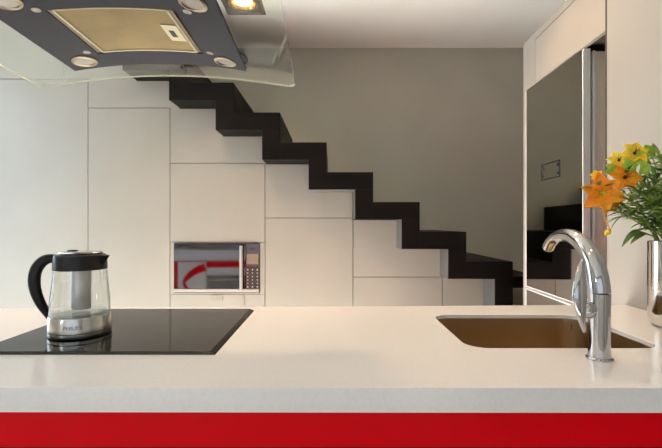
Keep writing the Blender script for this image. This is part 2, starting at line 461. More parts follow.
fbox(bm, -.006,-.0003,-.001,.034,.08,FB-.003); fbox(bm, FL-.0057,FL+.002,-.001,.034,.08,FB-.003)
fbox(bm, -.006,FL+.002,-.001,.034,FB-.0117,FB-.0068)
obj('door_edging', bm, M['bright_trim'], low, label='bright metal edging around the lower door')
obj('gasket', fbox(bmesh.new(), .012,FL-.02,.0345,.0555,.09,FT-.02), M['black_plastic'], fr)
obj('side_trim', fbox(bmesh.new(), -.006,.0115,.0465,.0575,.02,FT-.012), M['bright_trim'], fr, label='bright vertical metal strip behind the door edge')
obj('hinge', fbox(bmesh.new(), -.002,.06,.02,.11,FT-.003,FT+.012), M['black_plastic'], fr, bevel=.003)
# little printed mark on the glass: thin frame with thicker corners
def fs(px):   # distance along the plane for a sight line at pixel column px
    k = (px-331)/F
    return (k*FN.y-FN.x)/(fd.x-k*fd.y)
bm = bmesh.new()
sa, sb = fs(560), fs(541.5); za, zb = 1.452, 1.545
sm = (sa+sb)/2
def fm(s0,s1,z0,z1): fbox(bm, min(s0,s1),max(s0,s1),-.0016,-.0004,z0,z1)
fm(sa,sb,zb-.006,zb); fm(sa,sb,za,za+.006); fm(sa,sa+.008,za,zb); fm(sb-.006,sb,za,zb)
for s in (sa+.006, sb-.03):
    fm(s,s+.026,zb-.034,zb-.014); fm(s+.006,s+.024,za+.016,za+.03)
o = obj('door_mark', bm, M['black_mark'], door, label='small black printed frame mark')

hs = thing('refrigerator_housing', 'cream cupboard unit around and above the mirrored fridge', 'cupboard', (1.6,2.4,0))
HT = 2.36; s1 = FL+.046; s0 = -.29
bm = bmesh.new(); fbox(bm, FL+.006, s1, .002,.62, 0, HT)
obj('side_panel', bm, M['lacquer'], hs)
bm = bmesh.new(); fbox(bm, s0, FL+.006, .03,.62, FT+.02, HT-.02); obj('carcass', bm, M['gap'], hs)
bm = bmesh.new(); fbox(bm, s0, s1-.0, .002,.62, HT-.019, HT+.0)
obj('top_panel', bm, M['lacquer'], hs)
sd = fs(535.2); dz = 2.313
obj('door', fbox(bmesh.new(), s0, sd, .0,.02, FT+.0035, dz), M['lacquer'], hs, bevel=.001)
bm = bmesh.new(); fbox(bm, sd+.0003,sd+.0067,.004,.02,FT+.004,dz+.0055); fbox(bm, s0,sd+.0002,.004,.02,dz+.0003,dz+.0057)
obj('shadow_gap', bm, M['shadow_gap'], hs)
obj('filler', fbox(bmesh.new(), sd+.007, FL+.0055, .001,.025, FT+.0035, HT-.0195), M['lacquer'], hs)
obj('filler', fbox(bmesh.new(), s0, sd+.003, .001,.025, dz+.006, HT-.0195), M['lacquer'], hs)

# ------------------------------------------------------------------ tall cupboard on the right (its flank carries the worktop end)
tp = thing('tall_cupboard', 'tall cream cupboard flank on the right behind the flower vase', 'cupboard', (1.45,1.0,0))
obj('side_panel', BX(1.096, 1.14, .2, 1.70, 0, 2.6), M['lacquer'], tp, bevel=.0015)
obj('edge_strip', BX(1.097,1.12,1.7003,1.712,0,2.6), M['gap'], tp)  # thin dark strip along the far edge of the panel
obj('body', BX(1.1405, 1.75, .2, 1.69, 0, 2.6), M['gap'], tp)

# ------------------------------------------------------------------ worktop and island
T = .9; TB = .888
IX0 = -1.95; IX1 = 1.095
wt = thing('worktop', 'long white quartz island worktop carrying kettle, hob and sink', 'worktop', (-.4,1.15,TB))
outer = [(IX0,.79),(IX1,.783),(IX1,1.594),(.0,1.556),(IX0,1.50)]
SK = (.334,.812,1.036,1.417,.055)
hole = rrect(*SK, n=8)
bm = bmesh.new()
es = []
for ring in (outer, hole):
    vs = [bm.verts.new((x,y,T)) for x,y in ring]
    es += [bm.edges.new((vs[i],vs[(i+1)%len(vs)])) for i in range(len(vs))]
bmesh.ops.triangle_fill(bm, edges=es, use_beauty=True)
r = bmesh.ops.extrude_face_region(bm, geom=bm.faces[:])
bmesh.ops.translate(bm, verts=[v for v in r['geom'] if isinstance(v,bmesh.types.BMVert)], vec=(0,0,TB-T))
te = [e_ for e_ in bm.edges if all(abs(v.co.z-T) < 1e-6 for v in e_.verts) and any(abs(f.normal.z) < .5 for f in e_.link_faces)]
bm.normal_update(); te = [e_ for e_ in bm.edges if all(abs(v.co.z-T) < 1e-6 for v in e_.verts) and any(abs(f.normal.z) < .5 for f in e_.link_faces)]
bmesh.ops.bevel(bm, geom=te, offset=.002, segments=2, affect='EDGES', profile=.5)
obj('slab', bm, M['quartz'], wt)
bm = bmesh.new()
def strip(p,q,w):     # built-up edge under the slab
    p=Vector(p); q=Vector(q); n=Vector((-(q-p).y,(q-p).x)).normalized()*w
    a=[p,q,q+n,p+n]; lo=[bm.verts.new((v.x,v.y,.854)) for v in a]; hi=[bm.verts.new((v.x,v.y,TB-.0001)) for v in a]
    bm.faces.new(lo); bm.faces.new(hi)
    for i in range(4): bm.faces.new((lo[i],lo[(i+1)%4],hi[(i+1)%4],hi[i]))
strip((IX0,.79),(IX1,.783),.035)
strip((IX1,1.593),(.0,1.556),.03); strip((.0,1.556),(IX0,1.50),.03)
obj('front_edge', bm, M['quartz'], wt)

isl = thing('kitchen_island', 'red lacquered island base under the white worktop', 'island', (-.4,1.15,0))
RT = .8535
obj('drawer_front', BX(IX0+.02,IX1,.797,.816,.784,RT), M['red'], isl, bevel=.001, label='narrow red front rail')
obj('recess', BX(IX0+.02,IX1,.822,.83,.10,RT), M['shadow_gap'], isl)
for i in range(4):
    a = IX0+.02+i*(IX1-IX0-.02)/4; b = a+(IX1-IX0-.02)/4
    obj('door', BX(a+.002,b-.002,.797,.816,.12,.770), M['red'], isl, bevel=.001)
obj('end_panel', BX(IX0+.005,IX0+.0195,.80,1.49,.0,RT), M['red'], isl)
obj('plinth', BX(IX0+.02,IX1,.85,1.44,0,.10), M['shadow_gap'], isl)
YK = 1.475
obj('back_rail', BX(IX0+.02,IX1,YK,YK+.018,.70,.768), M['red'], isl, bevel=.001, label='red rail on the stair side')
obj('back_channel', BX(IX0+.02,IX1,YK-.002,YK+.012,.771,RT), M['alu'], isl, label='pale grip channel under the worktop')
obj('back_recess', BX(IX0+.02,IX1,YK-.014,YK-.004,.10,RT), M['shadow_gap'], isl)
for a,b in ((-.99,-.30),(-.30,.30),(.30,.90),(.90,IX1)):
    obj('door', BX(a+.002,b-.002,YK,YK+.018,.12,.695), M['red'], isl, bevel=.001)
obj('door', BX(IX0+.02,-1.78,YK,YK+.018,.12,.695), M['red'], isl, bevel=.001)
ov = thing('oven', 'steel oven front in the island, invented for its reflection in the microwave door', 'oven', (-1.2,YK,.12))  # invented front, placed for what the microwave door mirrors
odr = obj('door', BX(-1.44,-.995,YK,YK+.02,.12,.60), M['steel'], ov, bevel=.002)
obj('control_panel', BX(-1.44,-.995,YK,YK+.02,.605,.695), M['alu'], ov, bevel=.002)
bm = bmesh.new(); tube(bm, [(-1.42,YK+.05,.56),(-1.02,YK+.05,.56)], .009, 12)
for x in (-1.39,-1.05): tube(bm, [(x,YK+.05,.56),(x,YK+.018,.56)], .006, 8)
obj('handle', bm, M['steel'], odr, smooth=True)
dw = thing('invented_front', 'white front with a red ribbon shape, invented for its reflection in the microwave door', 'invented_front', (-1.6,YK,.12))  # invented front, placed to give the white and red shapes in the mirrored door
ddr = obj('door', BX(-1.775,-1.445,YK,YK+.02,.12,.76), M['lacquer_white'], dw, bevel=.002)
bm = bmesh.new()
pts = spline([(-1.455,YK+.024,.70),(-1.56,YK+.024,.66),(-1.66,YK+.024,.585),(-1.70,YK+.024,.50),(-1.62,YK+.024,.42),(-1.50,YK+.024,.40)], 8)
rad = lerp_list([.045,.04,.03,.016,.022,.012], 8)
tube(bm, pts, rad, 12, flat=.08, up=(0,0,1))
obj('emblem', bm, M['red'], ddr, smooth=True, label='red ribbon shaped emblem')

# ------------------------------------------------------------------ sink
sk = thing('sink', 'undermounted brushed steel sink sunk into the white worktop', 'sink', (.573,1.2265,.70))
x0,x1,y0,y1,r0 = SK
bm = bmesh.new(); rings = []
for g, z, rr in ((-.03,TB-.0008,.07),(.0,TB-.0008,.06),(.0,TB-.006,.06),(.002,.80,.06),(.008,.735,.055),(.02,.712,.05),(.05,.704,.04),(.12,.70,.03)):
    rings.append([bm.verts.new((x,y,z)) for x,y in rrect(x0+g-.002,x1-g+.002,y0+g-.002,y1-g+.002,rr,8)])
for a,b in zip(rings,rings[1:]):
    n = len(a)
    for i in range(n): bm.faces.new((a[i],a[(i+1)%n],b[(i+1)%n],b[i]))
bm.faces.new(rings[-1])
b_ = obj('basin', bm, M['sink_steel'], sk, smooth=True)
so = b_.modifiers.new('shell','SOLIDIFY'); so.thickness = .0012; so.offset = 1
bm = lathe([(0,.7045),(.035,.7045),(.042,.7015),(.042,.7005)], .573,1.2265, 32, cap=False)
obj('drain', bm, M['chrome'], sk, smooth=True)

# ------------------------------------------------------------------ hob
hb = thing('induction_hob', 'black glass hob lying flush on the white worktop under the kettle', 'hob', (-.552,1.232,T))
hx0,hx1,hy0,hy1 = -.838,-.2655,.9815,1.483
bm = bmesh.new()
lo = [bm.verts.new(p) for p in ((hx0,hy0,T+.0003),(hx1,hy0,T+.0003),(hx1,hy1,T+.0003),(hx0,hy1,T+.0003))]
hi = [bm.verts.new(p) for p in ((hx0+.012,hy0+.004,T+.006),(hx1-.014,hy0+.004,T+.006),(hx1-.014,hy1-.003,T+.006),(hx0+.012,hy1-.003,T+.006))]
for i in range(4): bm.faces.new((lo[i],lo[(i+1)%4],hi[(i+1)%4],hi[i]))
bm.faces.new(lo)
obj('bevel_edge', bm, M['hob_edge'], hb)
obj('glass_plate', BX(hx0+.012,hx1-.014,hy0+.004,hy1-.003,T+.0061,T+.0066), M['hob'], hb)

# ------------------------------------------------------------------ kettle
KX, KY = -.6727, 1.1497; KZ = T+.0068
kt = thing('kettle', 'glass and steel electric kettle with black handle standing on the black hob', 'kettle', (KX,KY,KZ))
obj('foot', lathe([(0,KZ),(.0735,KZ),(.0745,KZ+.002),(.0745,KZ+.0038),(0,KZ+.0038)], KX,KY, 64, cap=False), M['black_plastic'], kt, smooth=False)
kb = obj('steel_base', lathe([(0,KZ+.004),(.0752,KZ+.004),(.0756,KZ+.006),(.0755,KZ+.0125),(.0740,KZ+.0126),(.0740,KZ+.0144),(.0755,KZ+.0145),(.0745,KZ+.05),(.073,KZ+.0525),(.069,KZ+.053),(.0,KZ+.0532)], KX,KY,72,cap=False), M['steel'], kt, smooth=True)
obj('base_groove', lathe([(.0741,KZ+.0126),(.0746,KZ+.0127),(.0746,KZ+.0143),(.0741,KZ+.0144)], KX,KY,72,cap=False), M['black_plastic'], kb)
obj('glass_jug', lathe([(.0722,KZ+.0533),(.0728,KZ+.060),(.0712,KZ+.09),(.0675,KZ+.13),(.0632,KZ+.172),(.0612,KZ+.172),(.0655,KZ+.13),(.069,KZ+.09),(.0705,KZ+.060),(.070,KZ+.0533)], KX,KY,72,cap=False), M['kettle_glass'], kt, smooth=True)
obj('water', lathe([(0,KZ+.0545),(.0685,KZ+.0545),(.0697,KZ+.058),(.0697,KZ+.061),(0,KZ+.061)], KX,KY,64,cap=False), M['water'], kt, smooth=True)
obj('infuser', lathe([(0,KZ+.0665),(.0225,KZ+.0665),(.024,KZ+.069),(.024,KZ+.17),(0,KZ+.17)], KX+.002,KY,40,cap=False), M['infuser'], kt, smooth=True)
obj('collar', lathe([(.060,KZ+.1722),(.0652,KZ+.1722),(.0648,KZ+.178),(.0632,KZ+.205),(.0615,KZ+.2105),(.056,KZ+.2125),(.0,KZ+.2126)], KX,KY,72,cap=False), M['dark_plastic'], kt, smooth=True)
kl = obj('lid', lathe([(0,KZ+.213),(.052,KZ+.213),(.054,KZ+.216),(.050,KZ+.2195),(.036,KZ+.2205),(0,KZ+.2205)], KX,KY,56,cap=False), M['steel'], kt, smooth=True)
bm = bmesh.new(); box(bm, KX-.03,KX-.012,KY-.012,KY+.012,KZ+.2207,KZ+.2235)
obj('lid_button', bm, M['black_plastic'], kl, bevel=.002)
# spout: a wedge leaning out of the collar on the right
bm = bmesh.new()
ang = math.radians(-6)
def kp(u,v,z): # u outwards, v sideways
    return (KX+u*math.cos(ang)-v*math.sin(ang), KY+u*math.sin(ang)+v*math.cos(ang), z)
A = [kp(.050,-.028,KZ+.208),kp(.050,.028,KZ+.208),kp(.055,-.016,KZ+.181),kp(.055,.016,KZ+.181),kp(.084,0,KZ+.2105),kp(.064,0,KZ+.181),kp(.071,-.013,KZ+.2105),kp(.071,.013,KZ+.2105)]
v = [bm.verts.new(p) for p in A]
bmesh.ops.convex_hull(bm, input=v)
obj('spout', bm, M['black_plastic'], kt, bevel=.0015)
bm = bmesh.new()
hp = [(-.052,KZ+.196),(-.075,KZ+.201),(-.098,KZ+.194),(-.116,KZ+.172),(-.122,KZ+.142),(-.117,KZ+.110),(-.104,KZ+.080),(-.088,KZ+.055),(-.074,KZ+.034)]
pts = spline([(KX+u,KY-.004,z) for u,z in hp], 6)
rad = lerp_list([.009,.0105,.0125,.0135,.0135,.0125,.011,.0085,.006], 6)
tube(bm, pts, rad, 18, flat=1.15, up=(0,1,0))
obj('handle', bm, M['black_plastic'], kt, smooth=True)
# maker's name wrapped on the steel base
cu = bpy.data.curves.new('logo','FONT'); cu.body = 'PHILIPS'; cu.size = .0135; cu.align_x = 'CENTER'; cu.extrude = .0002; cu.resolution_u = 3
to = bpy.data.objects.new('logo', cu); COL.objects.link(to)
bpy.context.view_layer.update()
me = bpy.data.meshes.new_from_object(to.evaluated_get(bpy.context.evaluated_depsgraph_get()))
bpy.data.objects.remove(to)
th0 = math.radians(-90-25+14)+math.radians(-0)
# facing direction towards the camera, a little to the left
th0 = math.atan2(-KY, -KX) - math.radians(14)
for vv in me.vertices:
    x,y,z = vv.co; rr = .0753+z*1.0; a = th0 + x/.0753
    vv.co = (KX+rr*math.cos(a), KY+rr*math.sin(a), KZ+.0255+y)
me.name = 'brand_name'; me.materials.append(M['ink'])
lo_ = bpy.data.objects.new('brand_name', me); COL.objects.link(lo_); lo_.parent = kb

# ------------------------------------------------------------------ tap
TX, TY = .597, .952
fa = thing('tap', 'curved chrome mixer tap standing on the worktop in front of the sink', 'tap', (TX,TY,T))
obj('base_ring', lathe([(0,T+.0002),(.0275,T+.0002),(.0275,T+.003),(.024,T+.006),(0,T+.0062)], TX,TY,48,cap=False), M['chrome'], fa, smooth=True)
obj('body', lathe([(.0232,T+.0063),(.0222,T+.02),(.0212,T+.06),(.0216,T+.10),(.0226,T+.146)], TX,TY,48), M['chrome'], fa, smooth=True)
sp = [(TX,.952,1.0465),(TX-.001,.956,1.075),(TX-.001,.968,1.107),(TX-.002,.990,1.135),(TX-.003,1.022,1.158),(TX-.004,1.068,1.1715),(TX-.005,1.118,1.167),(TX-.005,1.150,1.152),(TX-.005,1.166,1.136)]
pts = spline(sp, 8); rad = lerp_list([.0228,.0226,.0218,.0205,.0188,.0165,.015,.0148,.0150], 8)
bm = bmesh.new(); tube(bm, pts, rad, 28, up=(1,0,0), cap=True)
ts = obj('spout', bm, M['chrome'], fa, smooth=True)
d = (Vector(sp[-1])-Vector(sp[-2])).normalized(); p = Vector(sp[-1])
bm = bmesh.new(); tube(bm, [p-d*.001, p+d*.005], .0128, 24)
obj('aerator', bm, M['steel'], ts, smooth=False)
bm = bmesh.new()
tube(bm, spline([(TX-.012,TY+.002,T+.112),(TX-.030,TY+.002,T+.108),(TX-.042,TY+.003,T+.106)],5), lerp_list([.018,.020,.0165],5), 24, up=(0,0,1))
obj('lever_hub', bm, M['chrome'], fa, smooth=True)
bm = bmesh.new()
lv = spline([(.557,TY-.012,.962),(.548,TY-.014,1.002),(.5465,TY-.012,1.040),(.551,TY-.006,1.074),(.559,TY+.002,1.101),(.568,TY+.010,1.121)], 8)
tube(bm, lv, lerp_list([.003,.011,.0165,.014,.009,.003],8), 20, flat=.42, up=(1,0,0))
obj('lever', bm, M['chrome'], fa, smooth=True)

# ------------------------------------------------------------------ vase
VX, VY = .985, 1.25
bm = lathe([(0,T+.0003),(.028,T+.0003),(.040,T+.004),(.0475,T+.014),(.0500,T+.03),(.0500,T+.112),(.0496,T+.1125),(.0496,T+.1145),(.0500,T+.115),(.0503,T+.25),
            (.0485,T+.25),(.048,T+.03),(.040,T+.012),(0,T+.008)], VX,VY,64,cap=False)
vo = obj('vase', bm, M['vase_steel'], smooth=True)
tag(vo, 'tall polished metal cylinder vase at the right end of the worktop', 'vase')

# ------------------------------------------------------------------ flowers
def petal(bm, base, dirv, upv, L, W, curl, nu=7, nv=5, mi=0):
    dirv = dirv.normalized(); side = dirv.cross(upv).normalized(); upv = side.cross(dirv).normalized()
    g = []
    for i in range(nu):
        t = i/(nu-1); w = W*(math.sin(PI*min(1,t**.75*.97+.03))**.8)
        if i == nu-1: w = W*.04
        c = base + dirv*(L*t*math.cos(curl*t*.6)) + upv*(L*t*math.sin(curl*t*.9))
        g.append([bm.verts.new(c + side*w*(j/(nv-1)-.5) + upv*(abs(j/(nv-1)-.5)**2*w*.9)) for j in range(nv)])
    for a,b in zip(g,g[1:]):
        for j in range(nv-1):
            f = bm.faces.new((a[j],a[j+1],b[j+1],b[j])); f.material_index = mi
def leaf(bm, base, d, L, W, droop=.5):
    u = Vector((0,0,1)) if abs(d.normalized().z) < .9 else Vector((0,-1,0))
    petal(bm, base, d, u, L, W, -droop, 7, 4)
def px3(px, py, Y): return Vector(((px-331)/F*Y, Y, CZ+(224-py)/F*Y))
def solid(o, t=.0006):
    m = o.modifiers.new('thickness','SOLIDIFY'); m.thickness = t; return o
rim = Vector((VX,VY,T+.25))
def stem_pts(tip, k, sag=0):
    a = k*2.399; rr = .034*math.sqrt(((k*7)%13)/13)
    off = Vector((rr*math.cos(a), rr*math.sin(a), 0))
    p1 = rim + off
    p0 = Vector((VX-off.x*.6, VY-off.y*.6, T+.02))
    # stay inside the vase up to the rim, lean out above it
    v = tip - p1
    m1 = p1 + Vector((v.x*.38, v.y*.38, v.z*.5))
    m2 = p1 + Vector((v.x*.75, v.y*.75, v.z*.86-sag))
    return spline([p0, (p0+p1)/2, p1, m1, m2, tip], 5)
def blossom(parent, c, face, size, m, throat=True):
    face = face.normalized(); a = face.cross(Vector((0,0,1))).normalized(); b = a.cross(face).normalized()
    bm = bmesh.new(); ph = random.random()*1.0
    for k in range(6):
        t = ph + k*PI/3
        r = a*math.cos(t)+b*math.sin(t)
        d = (r*.92+face*.55)
        petal(bm, c + r*size*.02, d, face, size*.56, size*(.50 if k%2 else .42), -.5 if k%2 else -.35)
    o = solid(obj('petals', bm, m, parent, smooth=True), .0008)
    bm = bmesh.new()
    lathe([(0,0),(size*.055,size*.02),(size*.07,size*.09),(0,size*.05)], 0,0, 12, cap=False, bm=bm)
    q = face.to_track_quat('Z','Y').to_matrix().to_4x4(); q.translation = c
    bmesh.ops.transform(bm, matrix=q, verts=bm.verts[:])
    obj('throat', bm, M['throat'] if throat else M['lime'], parent, smooth=True)
    bm = bmesh.new()
    for k in range(5):
        t = k*1.257; r = a*math.cos(t)+b*math.sin(t)
        e1 = c + face*size*.38 + r*size*.11
        tube(bm, [c+face*size*.04, c+face*size*.24+r*size*.04, e1], size*.009, 5)
    obj('stamens', bm, M['throat'] if throat else M['yellow'], parent, smooth=True)
def flower_stem(label, k, tips, leaves, stem_m='stem', sag=0):
    """tips: list of (centre, face, size, material, throat); first one ends the main stem"""
    t = thing('cut_flower', label, 'flower', (VX,VY,T+.02), 'cut flowers in the metal vase')
    main = tips[0][0]; P = stem_pts(main - tips[0][1].normalized()*.006, k, sag)
    bm = bmesh.new(); tube(bm, P, lerp_list([.0028,.0018],len(P)-1), 7)
    for tp_ in tips[1:]:
        b0 = P[int(len(P)*.66)]; tt = tp_[0] - tp_[1].normalized()*.006
        tube(bm, spline([b0, b0.lerp(tt,.5)+Vector((0,0,.01)), tt], 5), .0015, 6)
    obj('stem', bm, M[stem_m], t, smooth=True)
    for tp_ in tips: blossom(t, *tp_)
    lf(t, P, leaves, L=(.03,.05), reach=.2)
    return t
def lf(t, P, leaves, m=None, L=(.04,.07), W=(.010,.016), reach=.46):
    for i in range(leaves):
        q = P[min(len(P)-1, int(len(P)*(.48+reach*i/max(1,leaves))))]
        a = random.uniform(0,2*PI)
        d = Vector((math.cos(a), math.sin(a)*.7, random.uniform(.3,1.1)))
        bm = bmesh.new(); leaf(bm, q, d, random.uniform(*L), random.uniform(*W), random.uniform(.3,1.1))
        for v in bm.verts:
            v.co.x = min(v.co.x, 1.088)
        solid(obj('leaf', bm, m or random.choice([M['leaf'],M['leaf'],M['leaf_dark']]), t, smooth=True))
V = Vector
flower_stem('large orange lily-like bloom leaning out furthest left of the vase', 1,
    [(px3(602,193,1.22), V((-.35,-1,-.05)), .102, M['orange'], False),
     (px3(597,176,1.25), V((-.6,-.7,.6)), .034, M['yellow'], False)], 4)
flower_stem('orange bloom with dark throat in the middle of the bouquet', 2,
    [(px3(624,178,1.24), V((-.1,-1,.25)), .082, M['orange'], True)], 4)
flower_stem('yellow bloom with dark throat at the top of the bouquet', 3,
    [(px3(634,154,1.25), V((-.15,-.9,.45)), .068, M['yellow'], True)], 3)
flower_stem('smaller yellow bloom on the upper left of the bouquet', 4,
    [(px3(619,161,1.27), V((-.5,-.8,.5)), .058, M['yellow'], True)], 3)
flower_stem('orange bloom half hidden low behind the large orange one', 5,
    [(px3(609,201,1.26), V((-.2,-1,-.5)), .066, M['orange'], False)], 3)
# closed yellow bud that droops to the left
t = thing('flower_bud', 'drooping yellow green bud hanging low on the left of the bouquet', 'flower bud', (VX,VY,T+.02), 'cut flowers in the metal vase')
b = px3(610,229,1.24)
P = spline([V((VX-.012,VY-.01,T+.02)), rim+V((-.03,-.005,-.06)), rim+V((-.038,-.005,.01)), px3(632,213,1.24), px3(618,219,1.24), b+V((.004,0,.003))], 6)
bm = bmesh.new(); tube(bm, P, .0014, 6); obj('stem', bm, M['stem'], t, smooth=True)
bm = bmesh.new(); dd = V((-.55,0,-.8)).normalized()
tube(bm, [b, b+dd*.008, b+dd*.017, b+dd*.024], [.003,.0085,.007,.001], 10)
obj('bud', bm, M['yellow'], t, smooth=True)
bm = bmesh.new(); Q = spline([px3(603,205,1.23), px3(605,218,1.235), px3(610,229,1.24)],6); tube(bm, Q, .0018, 6); obj('stem', bm, M['orange'], t, smooth=True)
# lime bracts
for k,(px,py,Y) in enumerate(((629,166,1.23),(640,158,1.24),(643,168,1.22),(612,170,1.25),(648,152,1.27))):
    t = thing('filler_flower', ['lime green bract cluster between the orange and the yellow bloom','pale lime bract cluster right of the top yellow bloom','rounded lime bract cluster right of the middle orange bloom','lime bract cluster above the large orange bloom','light green bract at the top right of the bouquet'][k], 'foliage', (VX,VY,T+.02), 'green filler stems in the metal vase')
    c = px3(px,py,Y); P = stem_pts(c, 6+k)
    bm = bmesh.new(); tube(bm, P, .0015, 6); obj('stem', bm, M['stem'], t, smooth=True)
    for q in range(4):
        bm = bmesh.new(); a = q*PI/2+random.random()
        petal(bm, c, V((math.cos(a),-.5,math.sin(a))), V((0,-1,0)), .024, .025, -.5)
        for v in bm.verts: v.co.x = min(v.co.x, 1.088)
        solid(obj('bract', bm, M['lime'], t, smooth=True))
    lf(t, P, 3)
# leafy green stems filling the bouquet
gl = [(592,189,1.22),(600,206,1.26),(617,212,1.21),(628,200,1.2),(636,190,1.21),(646,186,1.19),(655,176,1.2),(664,168,1.22),(672,182,1.2),(680,196,1.25),
      (659,156,1.26),(668,150,1.3),(690,172,1.27),(641,178,1.3),(650,166,1.31),(632,186,1.3),(622,192,1.31),(684,160,1.3),(660,192,1.18),(648,200,1.18),(638,206,1.19),(670,204,1.2)]
adj = ['long','slender','short','curved']
where = ['lowest on the left','left of the middle','in the front','in the middle','behind the yellow bloom','towards the right','at the far right']
for k,(px,py,Y) in enumerate(gl):
    t = thing('greenery_stem', 'leafy green filler stem fanning out of the metal vase among the blooms', 'foliage', (VX,VY,T+.02), 'green filler stems in the metal vase')
    c = px3(px,py,Y); c.x = min(c.x, 1.07)
    P = stem_pts(c, 11+k)
    bm = bmesh.new(); tube(bm, P, lerp_list([.0024,.0013],len(P)-1), 6); obj('stem', bm, M['stem'], t, smooth=True)
    lf(t, P, 15, L=(.035,.07), W=(.009,.016))
    bm = bmesh.new(); leaf(bm, P[-1], (P[-1]-P[-3]).normalized(), .045, .012, .2)
    for v in bm.verts: v.co.x = min(v.co.x, 1.088)
    solid(obj('leaf', bm, M['leaf'], t, smooth=True))
# low leaves curling over the rim
for k,(px,py,px2,py2,lab) in enumerate(((640,231,624,240,'dark broad leaf curling over the left rim of the vase'),(646,234,634,240,'short broad leaf lying on the front rim of the vase'))):
    t = thing('leaf_sprig', lab, 'foliage', (VX,VY,T+.02), 'green filler stems in the metal vase')
    a = px3(px,py,1.225); b = px3(px2,py2,1.215)
    bm = bmesh.new(); tube(bm, spline([V((VX,VY,T+.03)), rim+V((-.03,-.01,-.04)), rim+V((-.041,-.01,.006)), a],5), .0016, 6); obj('stem', bm, M['stem'], t, smooth=True)
    bm = bmesh.new(); petal(bm, a, (b-a)+V((0,0,.022)), V((0,-.5,1)), (b-a).length*.95, .02, -1.2)
    solid(obj('leaf', bm, M['leaf_dark'], t, smooth=True))

# ------------------------------------------------------------------ extractor hood
def xc(Y): return -.605 - .0229*(Y-1.5) + .008
def hz(x, Y): return CZ + .561 + .036*(1.5-Y) - .28*(x-xc(Y))**2           # underside of the lamp panel
def gz(x, Y): return CZ + .567 + .036*(1.64-Y) - .196*(x-(xc(Y)-.022))**2   # underside of the glass
hd = thing('extractor_hood', 'grey extractor hood with curved glass canopy hanging above the hob', 'extractor hood', (-.6,1.25,1.75))
def sheet(fz, us, Ys, t, xoff=xc, mi_edge=0, round_far=0, rows=None):
    bm = bmesh.new(); g = []
    for Y in Ys:
        row = []
        for u in us: row.append((xoff(Y)+u, Y))
        g.append(row)
    lo = [[bm.verts.new((x,y,fz(x,y))) for x,y in r] for r in g]
    hi = [[bm.verts.new((x,y,fz(x,y)+t)) for x,y in r] for r in g]
    n,m = len(g),len(g[0])
    for i in range(n-1):
        for j in range(m-1):
            bm.faces.new((lo[i][j],lo[i][j+1],lo[i+1][j+1],lo[i+1][j])); bm.faces.new((hi[i][j],hi[i][j+1],hi[i+1][j+1],hi[i+1][j]))
    for i in range(n-1):
        for j in (0,m-1):
            f = bm.faces.new((lo[i][j],lo[i+1][j],hi[i+1][j],hi[i][j])); f.material_index = mi_edge
    for j in range(m-1):
        for i in (0,n-1):
            f = bm.faces.new((lo[i][j],lo[i][j+1],hi[i][j+1],hi[i][j])); f.material_index = mi_edge
    return bm
def frange(a,b,n): return [a+(b-a)*i/n for i in range(n+1)]
# lamp panel with the filter opening
oy0, oy1, ou0, ou1 = 1.135, 1.402, -.168, .176
pan = bmesh.new()
us = frange(-.3,ou0,5)+frange(ou0,ou1,10)[1:]+frange(ou1,.3,5)[1:]
Ys = frange(.96,oy0,4)+frange(oy0,oy1,6)[1:]+frange(oy1,1.5,3)[1:]
lo = {}; hi = {}
for i,Y in enumerate(Ys):
    for j,u in enumerate(us):
        x = xc(Y)+u; lo[i,j] = pan.verts.new((x,Y,hz(x,Y))); hi[i,j] = pan.verts.new((x,Y,hz(x,Y)+.012))
cells = set()
for i in range(len(Ys)-1):
    for j in range(len(us)-1):
        my,mu = (Ys[i]+Ys[i+1])/2,(us[j]+us[j+1])/2
        if oy0 < my < oy1 and ou0 < mu < ou1: continue
        cells.add((i,j))
for (i,j) in cells:
    pan.faces.new((lo[i,j],lo[i,j+1],lo[i+1,j+1],lo[i+1,j])); pan.faces.new((hi[i,j],hi[i,j+1],hi[i+1,j+1],hi[i+1,j]))
    for (di,dj,a,b) in ((-1,0,(i,j),(i,j+1)),(1,0,(i+1,j),(i+1,j+1)),(0,-1,(i,j),(i+1,j)),(0,1,(i,j+1),(i+1,j+1))):
        if (i+di,j+dj) not in cells: pan.faces.new((lo[a],lo[b],hi[b],hi[a]))
bmesh.ops.delete(pan, geom=[v for v in pan.verts if not v.link_faces], context='VERTS')
obj('lamp_panel', pan, M['hood_paint'], hd)
hf = lambda x,Y: hz(x,Y)
obj('filter_recess', sheet(lambda x,Y: hz(x,Y)+.0125, frange(ou0-.01,ou1+.01,8), frange(oy0-.01,oy1+.01,4), .002), M['bronze'], hd)
# filter and its trim
fx0,fx1 = -.742-(-.597), -.437-(-.597)
obj('filter', sheet(lambda x,Y: hz(x,Y)+.004, frange(fx0+.004,fx1-.004,8), frange(1.144,1.392,6), .006, lambda Y: -.597), M['filter'], hd, smooth=False)
bm = bmesh.new()
def frm(xa,ya,xb,yb,w=.0035):
    n=8; P=[]
    for i in range(n+1):
        x=xa+(xb-xa)*i/n; y=ya+(yb-ya)*i/n; P.append((x,y,hz(x,y)+.003))
    tube(bm,P,w,6)
X0,X1,Y0_,Y1_ = -.742,-.437,1.141,1.395
frm(X0,Y0_,X1,Y0_); frm(X0,Y1_,X1,Y1_); frm(X0,Y0_,X0,Y1_); frm(X1,Y0_,X1,Y1_)
obj('filter_trim', bm, M['filter_trim'], hd, label='cream trim around the filter')
bm = bmesh.new()
def plate(x0,x1,y0,y1,dz,t):
    vs=[bm.verts.new((x,y,hz(x,y)+dz+tt)) for tt in (0,t) for x,y in ((x0,y0),(x1,y0),(x1,y1),(x0,y1))]
    for f in ((0,1,2,3),(4,5,6,7),(0,1,5,4),(1,2,6,5),(2,3,7,6),(3,0,4,7)): bm.faces.new([vs[i] for i in f])
